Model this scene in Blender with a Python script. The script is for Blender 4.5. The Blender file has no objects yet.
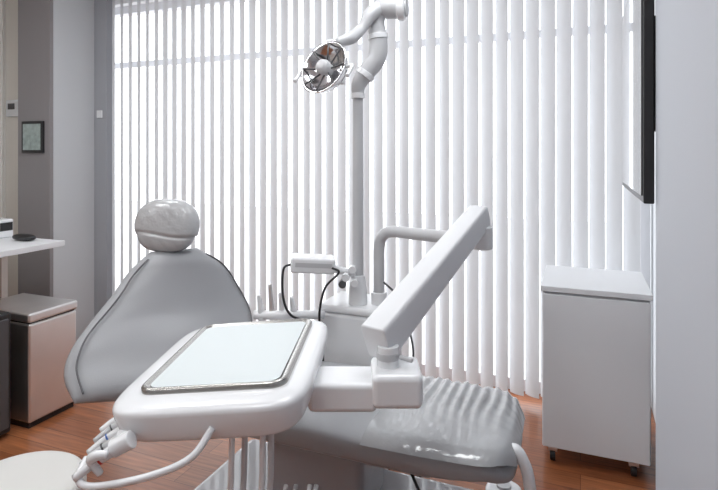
import bpy, bmesh, math, random
from mathutils import Vector, Matrix
random.seed(4)
scn=bpy.context.scene
scn.view_settings.view_transform='Standard'
scn.view_settings.look='None'
A=math.radians(22.0)
M=Matrix.Rotation(A,4,'Z')     # "chair frame": x across, y away, rotated 22deg against the room
I4=Matrix.Identity(4)
def F(x,d,z): return M@Vector((x,d,z))

# ---------------- materials
def mat(name,col,rough=.5,metal=0,spec=.5,bump=0,bscale=40,coat=0,vary=0,bdist=.01):
    m=bpy.data.materials.new(name); m.use_nodes=True
    nt=m.node_tree; b=nt.nodes['Principled BSDF']
    b.inputs['Base Color'].default_value=(*col,1); b.inputs['Roughness'].default_value=rough
    b.inputs['Metallic'].default_value=metal; b.inputs['Specular IOR Level'].default_value=spec
    b.inputs['Coat Weight'].default_value=coat
    tc=nt.nodes.new('ShaderNodeTexCoord'); no=nt.nodes.new('ShaderNodeTexNoise')
    no.inputs['Scale'].default_value=bscale; nt.links.new(tc.outputs['Object'],no.inputs['Vector'])
    if bump:
        bp=nt.nodes.new('ShaderNodeBump'); bp.inputs['Strength'].default_value=bump; bp.inputs['Distance'].default_value=bdist
        nt.links.new(no.outputs['Fac'],bp.inputs['Height']); nt.links.new(bp.outputs['Normal'],b.inputs['Normal'])
    if vary:
        mx=nt.nodes.new('ShaderNodeMix'); mx.data_type='RGBA'
        mx.inputs['A'].default_value=(*[c*(1-vary) for c in col],1); mx.inputs['B'].default_value=(*[min(1,c*(1+vary)) for c in col],1)
        nt.links.new(no.outputs['Fac'],mx.inputs['Factor']); nt.links.new(mx.outputs['Result'],b.inputs['Base Color'])
    return m
m_white=mat('white_enamel',(.80,.81,.825),.25,coat=.3)
m_whitematte=mat('white_laminate',(.76,.77,.79),.45)
m_greyarm=mat('grey_plastic',(.53,.535,.55),.35)
m_uph=mat('grey_vinyl',(.35,.358,.375),.42,bump=.05,bscale=220)
m_seam=mat('seam',(.14,.14,.15),.6)
m_plastic=mat('plastic_cover',(.44,.445,.455),.25,coat=.4,bump=.4,bscale=24)
m_steel=mat('stainless',(.80,.79,.78),.40,metal=1,vary=.1,bscale=5)
m_traysteel=mat('tray_steel',(.46,.45,.43),.25,metal=1)
m_paper=mat('tray_paper',(.66,.71,.72),.6)
m_black=mat('black_plastic',(.015,.015,.017),.35)
m_screen=mat('tv_glass',(.02,.02,.025),.06,coat=1)
m_dark=mat('dark_grey',(.08,.08,.085),.4)
m_red=mat('red_plastic',(.5,.04,.03),.4)
m_blue=mat('blue_plastic',(.05,.15,.45),.4)
m_wallgrey=mat('wall_paint_grey',(.60,.62,.64),.7,bump=.02,bscale=200)
m_wallblue=mat('wall_paint_blue',(.46,.485,.53),.6,bump=.02,bscale=200)
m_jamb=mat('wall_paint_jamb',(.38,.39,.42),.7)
m_taupe=mat('wall_paint_taupe',(.28,.265,.27),.7)
m_cream=mat('wall_paint_cream',(.80,.76,.70),.7)
m_cream2=mat('panel_cream',(.95,.93,.90),.6)
m_ceil=mat('ceiling_paint',(.88,.88,.88),.8)
m_frame=mat('window_alu',(.75,.75,.77),.5)
m_fab=mat('stool_vinyl',(.66,.655,.63),.4)
m_rubber=mat('base_cover',(.36,.36,.38),.15,coat=.6,bump=.35,bscale=9)
m_ext=mat('facade',(.62,.60,.61),.8,vary=.1,bscale=.6)
m_mirror=mat('reflector',(.7,.7,.72),.12,metal=1)

def floor_mat():
    m=bpy.data.materials.new('wood_planks'); m.use_nodes=True; nt=m.node_tree; b=nt.nodes['Principled BSDF']
    tc=nt.nodes.new('ShaderNodeTexCoord'); mp=nt.nodes.new('ShaderNodeMapping')
    nt.links.new(tc.outputs['Object'],mp.inputs['Vector'])
    br=nt.nodes.new('ShaderNodeTexBrick'); br.inputs['Scale'].default_value=1
    br.inputs['Brick Width'].default_value=1.1; br.inputs['Row Height'].default_value=.12
    br.inputs['Mortar Size'].default_value=.0015
    br.inputs['Color1'].default_value=(.26,.085,.032,1); br.inputs['Color2'].default_value=(.42,.16,.07,1)
    br.inputs['Mortar'].default_value=(.12,.035,.015,1)
    nt.links.new(mp.outputs['Vector'],br.inputs['Vector'])
    mp2=nt.nodes.new('ShaderNodeMapping'); mp2.inputs['Scale'].default_value=(1.5,26,1)
    nt.links.new(tc.outputs['Object'],mp2.inputs['Vector'])
    no=nt.nodes.new('ShaderNodeTexNoise'); no.inputs['Scale'].default_value=2.5; no.inputs['Detail'].default_value=6
    nt.links.new(mp2.outputs['Vector'],no.inputs['Vector'])
    rp=nt.nodes.new('ShaderNodeValToRGB'); rp.color_ramp.elements[0].position=.3; rp.color_ramp.elements[1].position=.75
    rp.color_ramp.elements[0].color=(.6,.6,.6,1); rp.color_ramp.elements[1].color=(1.25,1.2,1.15,1)
    nt.links.new(no.outputs['Fac'],rp.inputs['Fac'])
    mx=nt.nodes.new('ShaderNodeMix'); mx.data_type='RGBA'; mx.blend_type='MULTIPLY'; mx.inputs['Factor'].default_value=1
    nt.links.new(br.outputs['Color'],mx.inputs['A']); nt.links.new(rp.outputs['Color'],mx.inputs['B'])
    nt.links.new(mx.outputs['Result'],b.inputs['Base Color']); b.inputs['Roughness'].default_value=.28
    return m
m_floor=floor_mat()

def slat_mat():
    m=bpy.data.materials.new('blind_vinyl'); m.use_nodes=True; nt=m.node_tree
    nt.nodes.clear(); o=nt.nodes.new('ShaderNodeOutputMaterial')
    d=nt.nodes.new('ShaderNodeBsdfDiffuse'); d.inputs['Color'].default_value=(.70,.71,.73,1)
    t=nt.nodes.new('ShaderNodeBsdfTranslucent'); t.inputs['Color'].default_value=(.79,.80,.82,1)
    mx=nt.nodes.new('ShaderNodeMixShader'); mx.inputs['Fac'].default_value=.125
    nt.links.new(d.outputs[0],mx.inputs[1]); nt.links.new(t.outputs[0],mx.inputs[2]); nt.links.new(mx.outputs[0],o.inputs[0])
    return m
m_slat=slat_mat()
def emis(name,col,s):
    m=bpy.data.materials.new(name); m.use_nodes=True; b=m.node_tree.nodes['Principled BSDF']
    b.inputs['Emission Color'].default_value=(*col,1); b.inputs['Emission Strength'].default_value=s
    return m
m_fill=emis('fill_glow',(.96,.985,1),12)  # glow for the added interior fill panels

# ---------------- helpers
def empty(name,loc=(0,0,0)):
    e=bpy.data.objects.new(name,None); e.location=loc; scn.collection.objects.link(e); return e
def finish(name,bm,m,parent=None,smooth=True,bevel=0,subsurf=0,segs=3):
    me=bpy.data.meshes.new(name); bmesh.ops.recalc_face_normals(bm,faces=bm.faces); bm.to_mesh(me); bm.free()
    ob=bpy.data.objects.new(name,me); scn.collection.objects.link(ob)
    for mm in (m if isinstance(m,list) else [m]): me.materials.append(mm)
    if smooth:
        for p in me.polygons: p.use_smooth=True
    if bevel:
        b=ob.modifiers.new('b','BEVEL'); b.width=bevel; b.segments=segs; b.limit_method='ANGLE'; b.harden_normals=True
    if parent:
        ob.parent=parent; ob.matrix_parent_inverse=Matrix.Translation(parent.location).inverted()
    return ob
def addbox(bm,x0,x1,y0,y1,z0,z1,T=I4):
    vs=[bm.verts.new(T@Vector((x,y,z))) for x in (x0,x1) for y in (y0,y1) for z in (z0,z1)]
    for f in ((0,1,3,2),(4,6,7,5),(0,4,5,1),(2,3,7,6),(0,2,6,4),(1,5,7,3)): bm.faces.new([vs[i] for i in f])
def box(name,x0,x1,y0,y1,z0,z1,m,parent=None,T=I4,bevel=0,segs=3):
    bm=bmesh.new(); addbox(bm,x0,x1,y0,y1,z0,z1,T)
    return finish(name,bm,m,parent,smooth=bool(bevel),bevel=bevel,segs=segs)
def catmull(pts,n=8):
    P=[Vector(p) for p in pts]
    if len(P)<3: return P
    P=[P[0]*2-P[1]]+P+[P[-1]*2-P[-2]]; out=[]
    for i in range(1,len(P)-2):
        a,b,c,d=P[i-1:i+3]
        for k in range(n):
            t=k/n
            out.append(.5*((2*b)+(c-a)*t+(2*a-5*b+4*c-d)*t*t+(3*b-a-3*c+d)*t**3))
    out.append(P[-2]); return out
def addtube(bm,pts,r,seg=14,sm=True,n=8):
    path=catmull(pts,n) if sm else [Vector(p) for p in pts]
    N=len(path); rr=r if isinstance(r,(list,tuple)) else [r]*2
    up=None; rings=[]
    for i,p in enumerate(path):
        t=(path[min(i+1,N-1)]-path[max(i-1,0)]).normalized()
        if up is None:
            up=t.orthogonal().normalized()
        up=(up-t*up.dot(t)).normalized(); s=t.cross(up)
        f=i/(N-1)*(len(rr)-1); k=min(int(f),len(rr)-2); rad=rr[k]*(1-(f-k))+rr[k+1]*(f-k)
        rings.append([bm.verts.new(p+(up*math.cos(a)+s*math.sin(a))*rad) for a in [2*math.pi*j/seg for j in range(seg)]])
    for a,b in zip(rings,rings[1:]):
        for j in range(seg): bm.faces.new((a[j],a[(j+1)%seg],b[(j+1)%seg],b[j]))
    bm.faces.new(rings[0][::-1]); bm.faces.new(rings[-1])
def tube(name,pts,r,m,parent=None,seg=16,sm=True,n=8,bevel=0):
    bm=bmesh.new(); addtube(bm,pts,r,seg,sm,n)
    ob=finish(name,bm,m,parent)
    if not sm or len(pts)==2:
        b=ob.modifiers.new('b','BEVEL'); b.width=bevel or .003; b.segments=2; b.limit_method='ANGLE'; b.angle_limit=.9; b.harden_normals=True
    return ob
def sg(v,e): return math.copysign(abs(v)**e,v)
def addsuper(bm,c,a,b,h,e1,e2,T=I4,fn=None,nu=48,nv=24):
    rings=[]
    for i in range(1,nv):
        ph=-math.pi/2+math.pi*i/nv
        ring=[]
        for j in range(nu):
            th=2*math.pi*j/nu
            p=Vector((a*sg(math.cos(ph),e1)*sg(math.cos(th),e2),b*sg(math.cos(ph),e1)*sg(math.sin(th),e2),h*sg(math.sin(ph),e1)))
            if fn: p=fn(p)
            ring.append(bm.verts.new(T@(p+Vector(c))))
        rings.append(ring)
    for q,w in zip(rings,rings[1:]):
        for j in range(nu): bm.faces.new((q[j],q[(j+1)%nu],w[(j+1)%nu],w[j]))
    for ring,sgn in ((rings[0],-1),(rings[-1],1)):
        p=Vector((0,0,sgn*h)); p=fn(p) if fn else p
        v=bm.verts.new(T@(p+Vector(c)))
        for j in range(nu): bm.faces.new((ring[j],ring[(j+1)%nu],v))
def superob(name,c,a,b,h,e1,e2,m,parent=None,T=I4,fn=None,nu=48,nv=24):
    bm=bmesh.new(); addsuper(bm,c,a,b,h,e1,e2,T,fn,nu,nv); return finish(name,bm,m,parent)

# ---------------- room
box('floor',-5.2,.6,-2.6,3.6,-.1,0,m_floor)
box('ceiling',-5.2,.6,-2.6,3.6,2.8,2.9,m_ceil)
box('wall_back',-5.2,.6,-2.7,-2.6,0,2.8,m_wallgrey)
box('wall_left',-5.3,-5.2,-2.6,3.3,0,2.8,m_cream)
box('wall_right',.33,.6,-2.6,2.69,0,2.8,m_wallblue)
box('wall_right_pier',.18,.329,.85,1.597,0,2.8,m_wallblue)
box('wall_alcove',.37,.6,2.69,3.6,0,2.8,m_wallgrey)
box('wall_corner',-3.88,-3.55,2.86,3.3,0,2.8,m_wallgrey)
box('wall_pier',-3.88,-3.55,2.83,2.858,0,2.8,m_taupe)
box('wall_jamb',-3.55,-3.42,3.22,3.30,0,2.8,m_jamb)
box('wall_header',-5.2,.37,3.36,3.6,2.62,2.8,m_ceil)
bm=bmesh.new(); addbox(bm,-5.2,-3.88,3.2,3.3,0,2.8)
finish('wall_far',bm,m_cream,smooth=False)
bm=bmesh.new(); x=-5.0
while x<-3.92:
    if not -4.53<x<-4.32: addbox(bm,x,x+.06,3.175,3.2,0,2.8)
    x+=.10
finish('wall_far_slat_panelling',bm,m_cream2,smooth=False)
# window frames
w=empty('window_1',(-1.5,3.45,0))
bm=bmesh.new()
for X in (-4.2,.31): addbox(bm,X,X+.05,3.42,3.48,0,2.62)
finish('frame_uprights',bm,m_frame,w,smooth=False)
bm=bmesh.new()
addbox(bm,-4.14,.30,3.425,3.46,2.12,2.165); addbox(bm,-4.14,.30,3.425,3.5,0,.07); addbox(bm,-4.14,.30,3.425,3.5,2.56,2.62)
finish('frame_rails',bm,m_frame,w,smooth=False)
# vertical blinds
bm=bmesh.new(); X=-3.40; k=0
while X<.33:
    th=math.radians(-28+random.uniform(-6,6)); 
    yy=3.27
    n=5; wd=.089; vs=[]
    for z in (.045,2.70):
        row=[]
        for i in range(n+1):
            t=(i/n-.5); lx=t*wd; ly=-.010*(1-4*t*t)
            row.append(bm.verts.new((X+lx*math.cos(th)-ly*math.sin(th),yy+lx*math.sin(th)+ly*math.cos(th),z)))
        vs.append(row)
    for i in range(n): bm.faces.new((vs[0][i],vs[0][i+1],vs[1][i+1],vs[1][i]))
    X+=.085
bl=empty('vertical_blinds',(-1.5,3.27,0))
finish('slats',bm,m_slat,bl)
box('headrail',-3.41,.36,3.235,3.305,2.70,2.75,m_white,bl)
# exterior
box('ground_outside',-16,8,3.6,13,-.3,-.12,m_ext)
# glowing panels added on the unseen ceiling to fill the interior
cl=empty('ceiling_fill',(-1.5,0,2.8))
for i,(cx,cy) in enumerate(((-.9,.4),(-2.6,.6),(-1.7,-1.4),(-3.9,-.9),(-2.2,1.9),(-.6,1.9))):
    box('panel_%d'%i,cx-.3,cx+.3,cy-.3,cy+.3,2.775,2.80,m_fill,cl)

# ---------------- TV
tv=empty('wall_television',(.17,2.0,1.7))
box('housing',.152,.178,1.60,2.37,1.31,1.97,m_black,tv,bevel=.004)
box('screen',.148,.1515,1.615,2.345,1.33,1.95,m_screen,tv)
box('wall_bracket',.178,.33,1.61,1.70,1.5,1.8,m_dark,tv)

# ---------------- mobile cabinet
cab=empty('storage_cabinet',(.06,2.9,0))
box('body',-.165,.285,2.69,3.16,.075,.79,m_whitematte,cab,bevel=.003)
box('top',-.172,.292,2.672,3.165,.795,.822,m_whitematte,cab,bevel=.004)
box('shadow_gap',-.16,.28,2.695,3.155,.789,.796,m_dark,cab)
box('door_panel',-.160,.280,2.673,2.689,.08,.785,m_whitematte,cab,bevel=.002)
for i,(cx,cy) in enumerate(((-.12,2.72),(.22,2.72),(-.12,3.1),(.22,3.1))):
    tube('caster_wheel_%d'%i,[(cx-.012,cy,.026),(cx+.012,cy,.026)],.026,m_black,cab,sm=False)
    box('caster_fork_%d'%i,cx-.02,cx+.02,cy-.012,cy+.015,.045,.075,m_steel,cab)

# ---------------- left side furniture
ct=empty('counter',(-3.4,1.6,0))
box('top',-5.19,-2.88,.6,2.40,.872,.905,m_whitematte,ct,bevel=.004)
box('support_panel',-5.19,-3.3,2.30,2.34,0,.872,m_cream,ct)
bn=empty('stainless_bin',(-2.85,2.13,0))
box('body',-3.08,-2.645,1.99,2.28,.03,.545,m_steel,bn,bevel=.012)
box('lid_gap',-3.07,-2.655,2.0,2.27,.544,.553,m_black,bn)
box('lid',-3.085,-2.64,1.985,2.285,.552,.60,m_steel,bn,bevel=.012)
box('plinth',-3.06,-2.66,2.0,2.27,0,.03,m_black,bn)
pc=empty('computer_tower',(-2.9,1.75,0))
box('case',-3.12,-2.68,1.66,1.92,.02,.63,m_black,pc,bevel=.012)
box('front_panel',-2.68,-2.67,1.68,1.90,.05,.60,m_dark,pc,bevel=.004)
bm=bmesh.new()
for a in (-3.08,-2.76):
    for b in (1.69,1.83): addbox(bm,a,a+.03,b,b+.02,0,.02)
finish('feet',bm,m_black,pc,smooth=False)
superob('computer_mouse',(-3.10,2.30,.926),.085,.036,.020,.8,.8,m_black)
kb=empty('card_terminal',(-3.38,2.3,.905))
box('body',-3.46,-3.30,2.28,2.38,.906,1.02,m_white,kb,bevel=.01)
box('screen',-3.299,-3.297,2.29,2.37,.95,1.0,m_black,kb)
pf=empty('picture_frame',(-3.7,2.82,1.55))
box('frame',-3.82,-3.60,2.812,2.829,1.43,1.66,m_black,pf,bevel=.003)
box('print',-3.80,-3.62,2.809,2.811,1.45,1.64,mat('print',(.35,.42,.40),.5,vary=.5,bscale=30),pf)
th=empty('thermostat',(-4.4,3.18,1.8))
box('body',-4.49,-4.34,3.165,3.20,1.73,1.87,m_white,th,bevel=.006)
box('display',-4.46,-4.38,3.162,3.1645,1.79,1.84,m_dark,th)
box('wall_switch',-3.51,-3.46,3.205,3.219,1.70,1.76,m_white,bevel=.003)

# ---------------- dental chair
ch=empty('dental_chair',(-.95,1.95,0))
def seatfn(p):
    x,y,z=p; L=.60
    t=(x+L)/(2*L)
    y*= 1-.10*max(0,(t-.6)/.4)**2
    top=1 if z>0 else 0
    z+= .02*math.sin(t*3.1)-.02
    z-= top*.018*(1-(y/.29)**2)
    z-=max(0,(t-.93))*.5
    return Vector((x,y,z))
bm=bmesh.new(); addsuper(bm,(-.79,1.935,.475),.60,.295,.055,.45,.45,I4,seatfn,72,20); finish('seat',bm,m_uph,ch)
bm=bmesh.new()
nu,nv=240,70; grid=[]
for i in range(nu+1):
    row=[]
    for j in range(nv+1):
        u=i/nu; v=j/nv*2-1
        X=-.66+u*.475
        lim=.297*(1-.10*max(0,u)**2)
        edge=(max(0,(u-.72)/.28))
        lim*=(1-edge**3.2*.45)
        Y=v*lim
        Z=.535-.010*(1-v*v)-.035*abs(v)**8-.05*edge**5
        amp=min(1,u*4)*min(1,max(.06,(v+.45)*1.3))
        ph=u*74+1.9*math.sin(v*1.7+.5)+.8*math.sin(v*5+u*3)+.6*math.sin(u*11+v*3)
        Z+=(.0036*math.sin(ph)+.0018*math.sin(ph*.37+v*6)+.0008*math.sin(v*30+u*25))*amp
        row.append(bm.verts.new((X,1.935+Y,Z)))
    grid.append(row)
for i in range(nu):
    for j in range(nv): bm.faces.new((grid[i][j],grid[i+1][j],grid[i+1][j+1],grid[i][j+1]))
finish('foot_cover',bm,mat('foot_plastic',(.37,.375,.385),.16,coat=.6,bump=.15,bscale=25),ch)
# backrest loft
rows=[((-.92,2.42,1.00),(-.745,2.52,1.00)),((-.99,2.36,.925),(-.645,2.58,.915)),((-1.035,2.28,.835),(-.574,2.60,.795)),
((-1.085,2.2,.75),(-.513,2.58,.69)),((-1.118,2.12,.67),(-.48,2.5,.605)),((-1.11,2.06,.595),(-.455,2.42,.50)),((-1.04,2.0,.525),(-.50,2.3,.42))]
def interp(rows,n):
    Ls=catmull([F(*r[0]) for r in rows],n); Rs=catmull([F(*r[1]) for r in rows],n); return list(zip(Ls,Rs))
R=interp(rows,6); bm=bmesh.new(); rings=[]; seamL=[];seamR=[]
N=len(R)
for i,(L,Rr) in enumerate(R):
    C=(L+Rr)/2; W=(Rr-L)/2
    up=((R[min(i+1,N-1)][0]+R[min(i+1,N-1)][1])-(R[max(i-1,0)][0]+R[max(i-1,0)][1])).normalized()
    nrm=W.cross(up).normalized()
    if nrm.dot(-C)<0: nrm=-nrm
    e=min(i,N-1-i)/5; f=1 if e>=1 else math.sqrt(max(0.02,1-(1-e)**2))
    tk=.048*f; ring=[]; ns=48
    for j in range(ns):
        a=2*math.pi*j/ns
        cx=sg(math.cos(a),.55); cz=sg(math.sin(a),.75)
        fold=.0018*math.sin(cx*7+i*.55)*math.sin(i*.35+cx*2)*(1 if cz>.3 else 0)
        ring.append(bm.verts.new(C+W*cx+nrm*(tk*cz+fold+.03*(1-cx*cx)*(1 if cz>0 else .3))))
    rings.append(ring)
    if 1<i<N-1:
        seamL.append(C-W*.90+nrm*(tk*.86+.009)); seamR.append(C+W*.955+nrm*(tk*.72))
for q,w_ in zip(rings,rings[1:]):
    for j in range(ns): bm.faces.new((q[j],q[(j+1)%ns],w_[(j+1)%ns],w_[j]))
bm.faces.new(rings[0]); bm.faces.new(rings[-1][::-1])
finish('backrest',bm,m_uph,ch)
tube('seam_near',seamL[::3],.0035,m_seam,ch,seg=8); tube('seam_far',seamR[::3],.0035,m_seam,ch,seg=8)
# headrest
Th=Matrix.Translation(F(-.862,2.46,1.112))@M@Matrix.Rotation(math.radians(-12),4,'Z')@Matrix.Rotation(math.radians(-10),4,'X')
def hf(p):
    q=p.copy(); k=q.z/.118
    q.x*=1-.20*max(0,k)**1.6-.10*max(0,-k)
    if p.y<0:
        q.y+=.008*math.exp(-((p.z+.045+.01*math.sin(p.x*14))/.006)**2)
        q.y+=.0010*math.sin(p.x*60+p.z*65)*math.sin(p.z*50+p.x*30)
    if p.z<-.045: q.x*=.93
    return q
superob('headrest',(0,0,0),.155,.06,.118,.66,.80,m_plastic,ch,T=Th,fn=hf,nu=110,nv=80)
tube('headrest_bar',[F(-.86,2.50,1.03),F(-.85,2.52,.93)],.02,m_steel,ch)
# chassis
box('seat_frame',-1.30,-.45,1.76,2.12,.36,.425,m_greyarm,ch,bevel=.02)
box('backrest_bracket',-1.50,-1.2,1.85,2.05,.34,.50,m_greyarm,ch,bevel=.02)
box('lift_column',-1.12,-.72,1.80,2.08,.10,.37,m_rubber,ch,bevel=.04)
box('base_plate',-1.45,-.35,1.66,2.22,0,.10,m_rubber,ch,bevel=.04,segs=5)
tube('foot_stand',[F(.46,1.80,.45),F(.50,1.76,.488),F(.526,1.75,.452),F(.542,1.75,.397),F(.55,1.76,.30),F(.53,1.80,.15),F(.45,1.88,.03)],.019,m_white,ch)
tube('chair_cable',[F(.15,2.05,.38),F(.20,2.0,.25),F(.26,2.15,.08),F(.30,2.35,.012),F(.22,2.5,.012)],.006,m_black,ch,seg=8)
fp=empty('foot_pedal',F(.60,2.27,0))
superob('housing',(.60,2.27,.028),.075,.075,.028,.5,1,m_white,fp,T=M)
tube('button',[F(.60,2.27,.05),F(.60,2.27,.066)],.03,m_greyarm,fp,sm=False)

# ---------------- utility column
uc=empty('dental_utility_column',(-.95,2.4,0))
box('housing',-1.13,-.80,2.29,2.55,0,.70,m_white,uc,bevel=.02,segs=4)
box('cap',-1.135,-.795,2.285,2.555,.70,.735,m_white,uc,bevel=.015,segs=4)
tube('assistant_bar',[F(-.47,2.46,.71),F(-.33,2.44,.715),F(-.16,2.5,.70)],.020,m_white,uc)
for i,(x,h) in enumerate(((-.435,.06),(-.385,.11),(-.34,.07),(-.29,.05))):
    tube('suction_tip_%d'%i,[F(x,2.45,.69),F(x-.004,2.45,.74),F(x-.012,2.44,.745+h)],[.016,.015,.008],m_white if i!=1 else m_steel,uc,seg=12)
Tb=Matrix.Translation(F(-.212,2.5,.932))@M@Matrix.Rotation(math.radians(4),4,'Y')@Matrix.Rotation(math.radians(8),4,'Z')
box('control_box',-.10,.10,-.06,.06,-.035,.035,m_white,uc,T=Tb,bevel=.012)
box('control_box_trim',-.08,.085,-.0615,-.0605,-.006,.014,m_greyarm,uc,T=Tb)
tube('control_box_bracket',[F(-.12,2.5,.91),F(-.05,2.53,.885),F(-.005,2.55,.87)],.018,m_white,uc)
for i,(x,z) in enumerate(((-.06,.875),(-.075,.845),(-.03,.91),(-.02,.85))):
    tube('knob_%d'%i,[F(x,2.46,z),F(x,2.50,z)],.018,m_white if i!=1 else m_dark,uc,sm=False)
tube('cable_black_1',[F(-.30,2.45,.94),F(-.335,2.43,.92),F(-.335,2.42,.80),F(-.30,2.42,.72),F(-.22,2.44,.68),F(-.16,2.45,.60)],.0055,m_black,uc,seg=8)
tube('cable_black_2',[F(-.12,2.44,.925),F(-.09,2.43,.905),F(-.15,2.42,.84),F(-.175,2.42,.72),F(-.16,2.42,.60),F(-.16,2.45,.50)],.0055,m_black,uc,seg=8)
tube('cable_grey',[F(.11,2.45,.86),F(.17,2.43,.80),F(.215,2.42,.68),F(.24,2.42,.55),F(.22,2.45,.40)],.005,m_dark,uc,seg=8)

# ---------------- dental light
dl=empty('dental_light',(-.95,2.36,.73))
tube('pole',[F(-.005,2.55,.735),F(-.005,2.55,1.745)],[.027,.024],m_greyarm,dl,seg=24,sm=False)
tube('pole_collar',[F(-.005,2.55,.735),F(-.005,2.55,.80),F(-.005,2.55,.87)],[.045,.042,.032],m_white,dl,seg=24,sm=False)
tube('elbow_arm',[F(-.005,2.55,1.70),F(-.003,2.55,1.75),F(.025,2.55,1.80),F(.08,2.55,1.872),F(.09,2.55,1.95),F(.078,2.55,2.045),F(.098,2.54,2.095),F(.14,2.53,2.105),F(.20,2.52,2.10)],[.027,.036,.042,.044,.042,.042,.049,.049],m_greyarm,dl,seg=24)
tube('elbow_cap',[F(.175,2.525,2.10),F(.214,2.515,2.10)],.056,m_white,dl,seg=24,sm=False,bevel=.012)
tube('elbow_cap_disc',[F(.213,2.515,2.10),F(.222,2.512,2.10)],.038,m_greyarm,dl,seg=24,sm=False)
tube('joint_ring',[F(.02,2.55,1.79),F(.036,2.55,1.812)],.047,m_white,dl,seg=24,sm=False)
tube('joint_ring_top',[F(.089,2.55,1.965),F(.086,2.55,1.99)],.047,m_white,dl,seg=24,sm=False)
tube('pole_top_ring',[F(-.005,2.55,1.69),F(-.005,2.55,1.715)],.032,m_white,dl,seg=24,sm=False)
tube('lamp_arm',[F(.09,2.53,2.10),F(.05,2.5,2.065),F(.012,2.48,2.0),F(-.035,2.44,1.95),F(-.10,2.40,1.92)],[.038,.032,.024,.030,.020],m_greyarm,dl,seg=20)
Tl=Matrix.Translation(F(-.142,2.37,1.80))@M@Matrix.Rotation(math.radians(-38),4,'Z')@Matrix.Rotation(math.radians(70),4,'X')@Matrix.Scale(1.15,4)
def lathe(name,prof,m,parent,T,seg=40,sx=1,sy=1):
    bm=bmesh.new(); rs=[]
    for r,z in prof: rs.append([bm.verts.new(T@Vector((r*sx*math.cos(2*math.pi*j/seg),r*sy*math.sin(2*math.pi*j/seg),z))) for j in range(seg)])
    for a,b in zip(rs,rs[1:]):
        for j in range(seg): bm.faces.new((a[j],a[(j+1)%seg],b[(j+1)%seg],b[j]))
    bm.faces.new(rs[0][::-1]); bm.faces.new(rs[-1])
    return finish(name,bm,m,parent)
lathe('lamp_dish',[(.02,-.05),(.05,-.045),(.09,-.02),(.105,.012),(.108,.02),(.10,.018),(.085,-.008),(.05,-.03),(.01,-.036)],m_mirror,dl,Tl,sx=1.0,sy=1.0)
bm=bmesh.new()
for k in range(8):
    a=k*math.pi/4
    addtube(bm,[Tl@Vector((.02*math.cos(a),.02*math.sin(a),.0)),Tl@Vector((.10*math.cos(a),.10*math.sin(a),.022))],.004,8,False)
finish('lamp_ribs',bm,m_dark,dl)
lathe('lamp_bulb_shield',[(.012,-.03),(.026,-.01),(.030,.02),(.024,.035),(.01,.04)],m_greyarm,dl,Tl,24)
box('lamp_housing',-.035,.035,-.03,.03,-.085,-.045,m_white,dl,T=Tl,bevel=.01)
tube('lamp_yoke',[F(-.10,2.40,1.92),F(-.14,2.42,1.92),F(-.16,2.45,1.88),F(-.13,2.45,1.82)],.014,m_white,dl)
for i,sx in enumerate((-1,1)):
    tube('lamp_handle_%d'%i,[Tl@Vector((sx*.10,0,0)),Tl@Vector((sx*.125,.0,.0)),Tl@Vector((sx*.13,-.05,.02))],.009,m_white,dl)

# ---------------- delivery unit
du=empty('dental_delivery_unit',F(-.35,1.6,.7))
tube('riser_tube',[F(.093,2.55,.73),F(.093,2.55,.90),F(.094,2.55,1.0),F(.108,2.54,1.05),F(.15,2.51,1.076),F(.25,2.38,1.085),F(.36,2.23,1.095),F(.47,2.1,1.105)],.0265,m_greyarm,du,seg=24)
tube('riser_collar',[F(.093,2.55,.735),F(.093,2.55,.79)],.037,m_white,du,seg=24,sm=False)
tube('upper_joint',[F(.470,2.10,1.07),F(.470,2.10,1.16)],.043,m_white,du,seg=28,sm=False,bevel=.01)
p0=F(.476,2.12,1.205); p1=F(.048,1.56,.898)
ax=(p1-p0).normalized(); side=ax.cross(Vector((0,0,1))).normalized(); upv=side.cross(ax).normalized()
bm=bmesh.new(); rings=[]
for t,hw,hh in ((0,.030,.034),(.03,.038,.046),(.5,.041,.050),(.9,.043,.056),(1,.043,.057)):
    c=p0.lerp(p1,t); ring=[]
    for j in range(32):
        a=2*math.pi*j/32
        ring.append(bm.verts.new(c+side*hw*sg(math.cos(a),.28)+upv*hh*sg(math.sin(a),.28)))
    rings.append(ring)
for a,b in zip(rings,rings[1:]):
    for j in range(32): bm.faces.new((a[j],a[(j+1)%32],b[(j+1)%32],b[j]))
bm.faces.new(rings[0][::-1]); bm.faces.new(rings[-1])
finish('balance_arm',bm,m_whitematte,du,bevel=.006)
tube('post',[F(.0826,1.56,.80),F(.0826,1.56,.895)],.031,m_white,du,seg=28,sm=False)
tube('post_ring',[F(.0826,1.56,.857),F(.0826,1.56,.877)],.0335,m_greyarm,du,seg=28,sm=False)
tube('post_lever',[F(.115,1.55,.865),F(.150,1.53,.862)],.007,m_greyarm,du,sm=False)
box('post_block',.035,.175,1.48,1.64,.745,.838,m_white,du,T=M,bevel=.018,segs=4)
box('cross_arm',-.14,.05,1.49,1.63,.732,.812,m_white,du,T=M,bevel=.016,segs=4)
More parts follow.
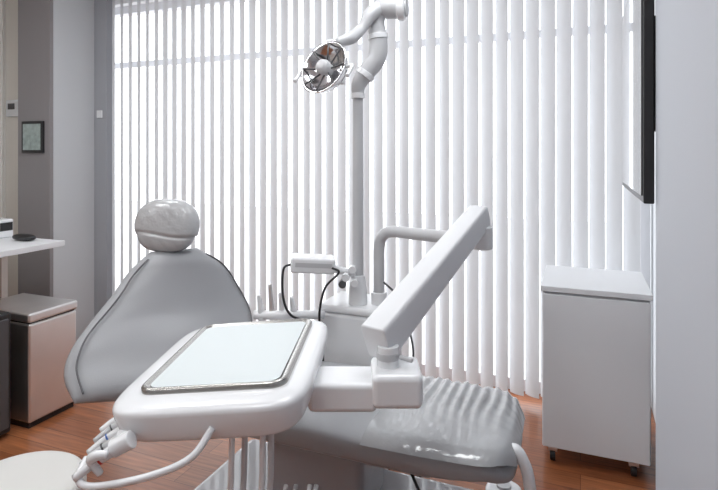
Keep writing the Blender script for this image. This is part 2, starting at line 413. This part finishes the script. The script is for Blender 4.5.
# head body
Tr=M@Matrix.Translation((-.350,1.61,.80))@Matrix.Rotation(math.radians(-3),4,'Z')@Matrix.Rotation(math.radians(-4.5),4,'Y')
def bodyfn(p):
    q=p.copy(); k=(p.z+.055)/.11
    q.x*=.90+.10*k; q.y*=.92+.08*k
    return q
superob('head_body',(-.008,0,0),.256,.335,.056,.35,.32,m_white,du,T=Tr,fn=bodyfn,nu=80,nv=28)
def rrect(a,b,r,n=8):
    pts=[]
    for cx,cy,s in ((a-r,b-r,0),(-a+r,b-r,1),(-a+r,-b+r,2),(a-r,-b+r,3)):
        for k in range(n+1):
            an=math.pi/2*(s+k/n); pts.append((cx+r*math.cos(an),cy+r*math.sin(an)))
    return pts
bm=bmesh.new(); prof=[(0,.052),(0,.064),(-.004,.068),(-.010,.068),(-.016,.062)]
rs=[]
for off,z in prof: rs.append([bm.verts.new(Tr@Vector((x,y,z))) for x,y in rrect(.188+off,.258+off,.04+off)])
for a,b in zip(rs,rs[1:]):
    n=len(a)
    for j in range(n): bm.faces.new((a[j],a[(j+1)%n],b[(j+1)%n],b[j]))
bm.faces.new(rs[-1]); finish('instrument_tray',bm,m_traysteel,du)
bm=bmesh.new(); f=bm.faces.new([bm.verts.new(Tr@Vector((x,y,.0635))) for x,y in rrect(.168,.238,.03)]); finish('tray_liner',bm,m_paper,du,smooth=False)
tube('handle_rail',[F(-.645,1.30,.72),F(-.645,1.26,.695),F(-.60,1.24,.688),F(-.477,1.24,.711),F(-.385,1.25,.747),F(-.345,1.29,.795)],.0085,m_white,du)
for i,x in enumerate((-.317,-.285,-.240,-.219)):
    tube('hose_%d'%i,[F(x,1.37,.765),F(x,1.36,.65),F(x-.005,1.37,.48),F(x+.03,1.45,.33),F(x+.06,1.62,.30),F(x+.08,1.78,.36)],.0075,m_white if i%2==0 else m_greyarm,du,seg=10)
for i in range(5):
    y=1.28+.045*i
    a=F(-.545-.006*i,y,.765); b=F(-.60-.010*i,y-.01,.735); c=F(-.650-.006*i,y-.03,.70+.004*i)
    tube('handpiece_%d'%i,[a,b,c],[.017,.012,.009],m_white if i%2==0 else m_greyarm,du,seg=14)
    tube('handpiece_holder_%d'%i,[F(-.53,y,.775),F(-.575,y,.752)],.021,m_white,du,sm=False)
    tube('handpiece_band_%d'%i,[b,b+(c-b)*.08],.0135,m_red if i==0 else (m_blue if i==2 else m_dark),du,seg=14,sm=False,bevel=.001)
tube('air_water_syringe',[F(-.60,1.27,.70),F(-.615,1.26,.735),F(-.60,1.25,.752),F(-.575,1.25,.755)],[.008,.013,.009],m_white,du)
# ---------------- stool
st=empty('operator_stool',F(-.965,1.55,0))
superob('cushion',(-.965,1.55,.482),.175,.175,.04,.5,1,m_fab,st,T=M)
tube('gas_lift',[F(-.965,1.55,.06),F(-.965,1.55,.45)],.025,m_steel,st,sm=False)
bm=bmesh.new()
for k in range(5):
    a=k*2*math.pi/5+.3
    addtube(bm,[F(-.965,1.55,.09),F(-.965+.24*math.cos(a),1.55+.24*math.sin(a),.06)],[.022,.014],10,False)
finish('star_base',bm,m_steel,st)
bm=bmesh.new()
for k in range(5):
    a=k*2*math.pi/5+.3; X=-.965+.24*math.cos(a); Y=1.55+.24*math.sin(a)
    addtube(bm,[F(X-.012,Y,.026),F(X+.012,Y,.026)],.026,12,False)
finish('casters',bm,m_black,st)

# ---------------- light
wd=bpy.data.worlds.new('World'); scn.world=wd; wd.use_nodes=True
wd.node_tree.nodes['Background'].inputs[0].default_value=(.94,.97,1,1); wd.node_tree.nodes['Background'].inputs[1].default_value=3.1
cam=bpy.data.cameras.new('Camera'); co=bpy.data.objects.new('Camera',cam); scn.collection.objects.link(co)
co.location=(0,0,1.45); co.rotation_euler=(math.pi/2,0,A)
cam.sensor_width=36; cam.lens=548/718*36; cam.shift_y=-95/718; cam.clip_start=.02
scn.camera=co
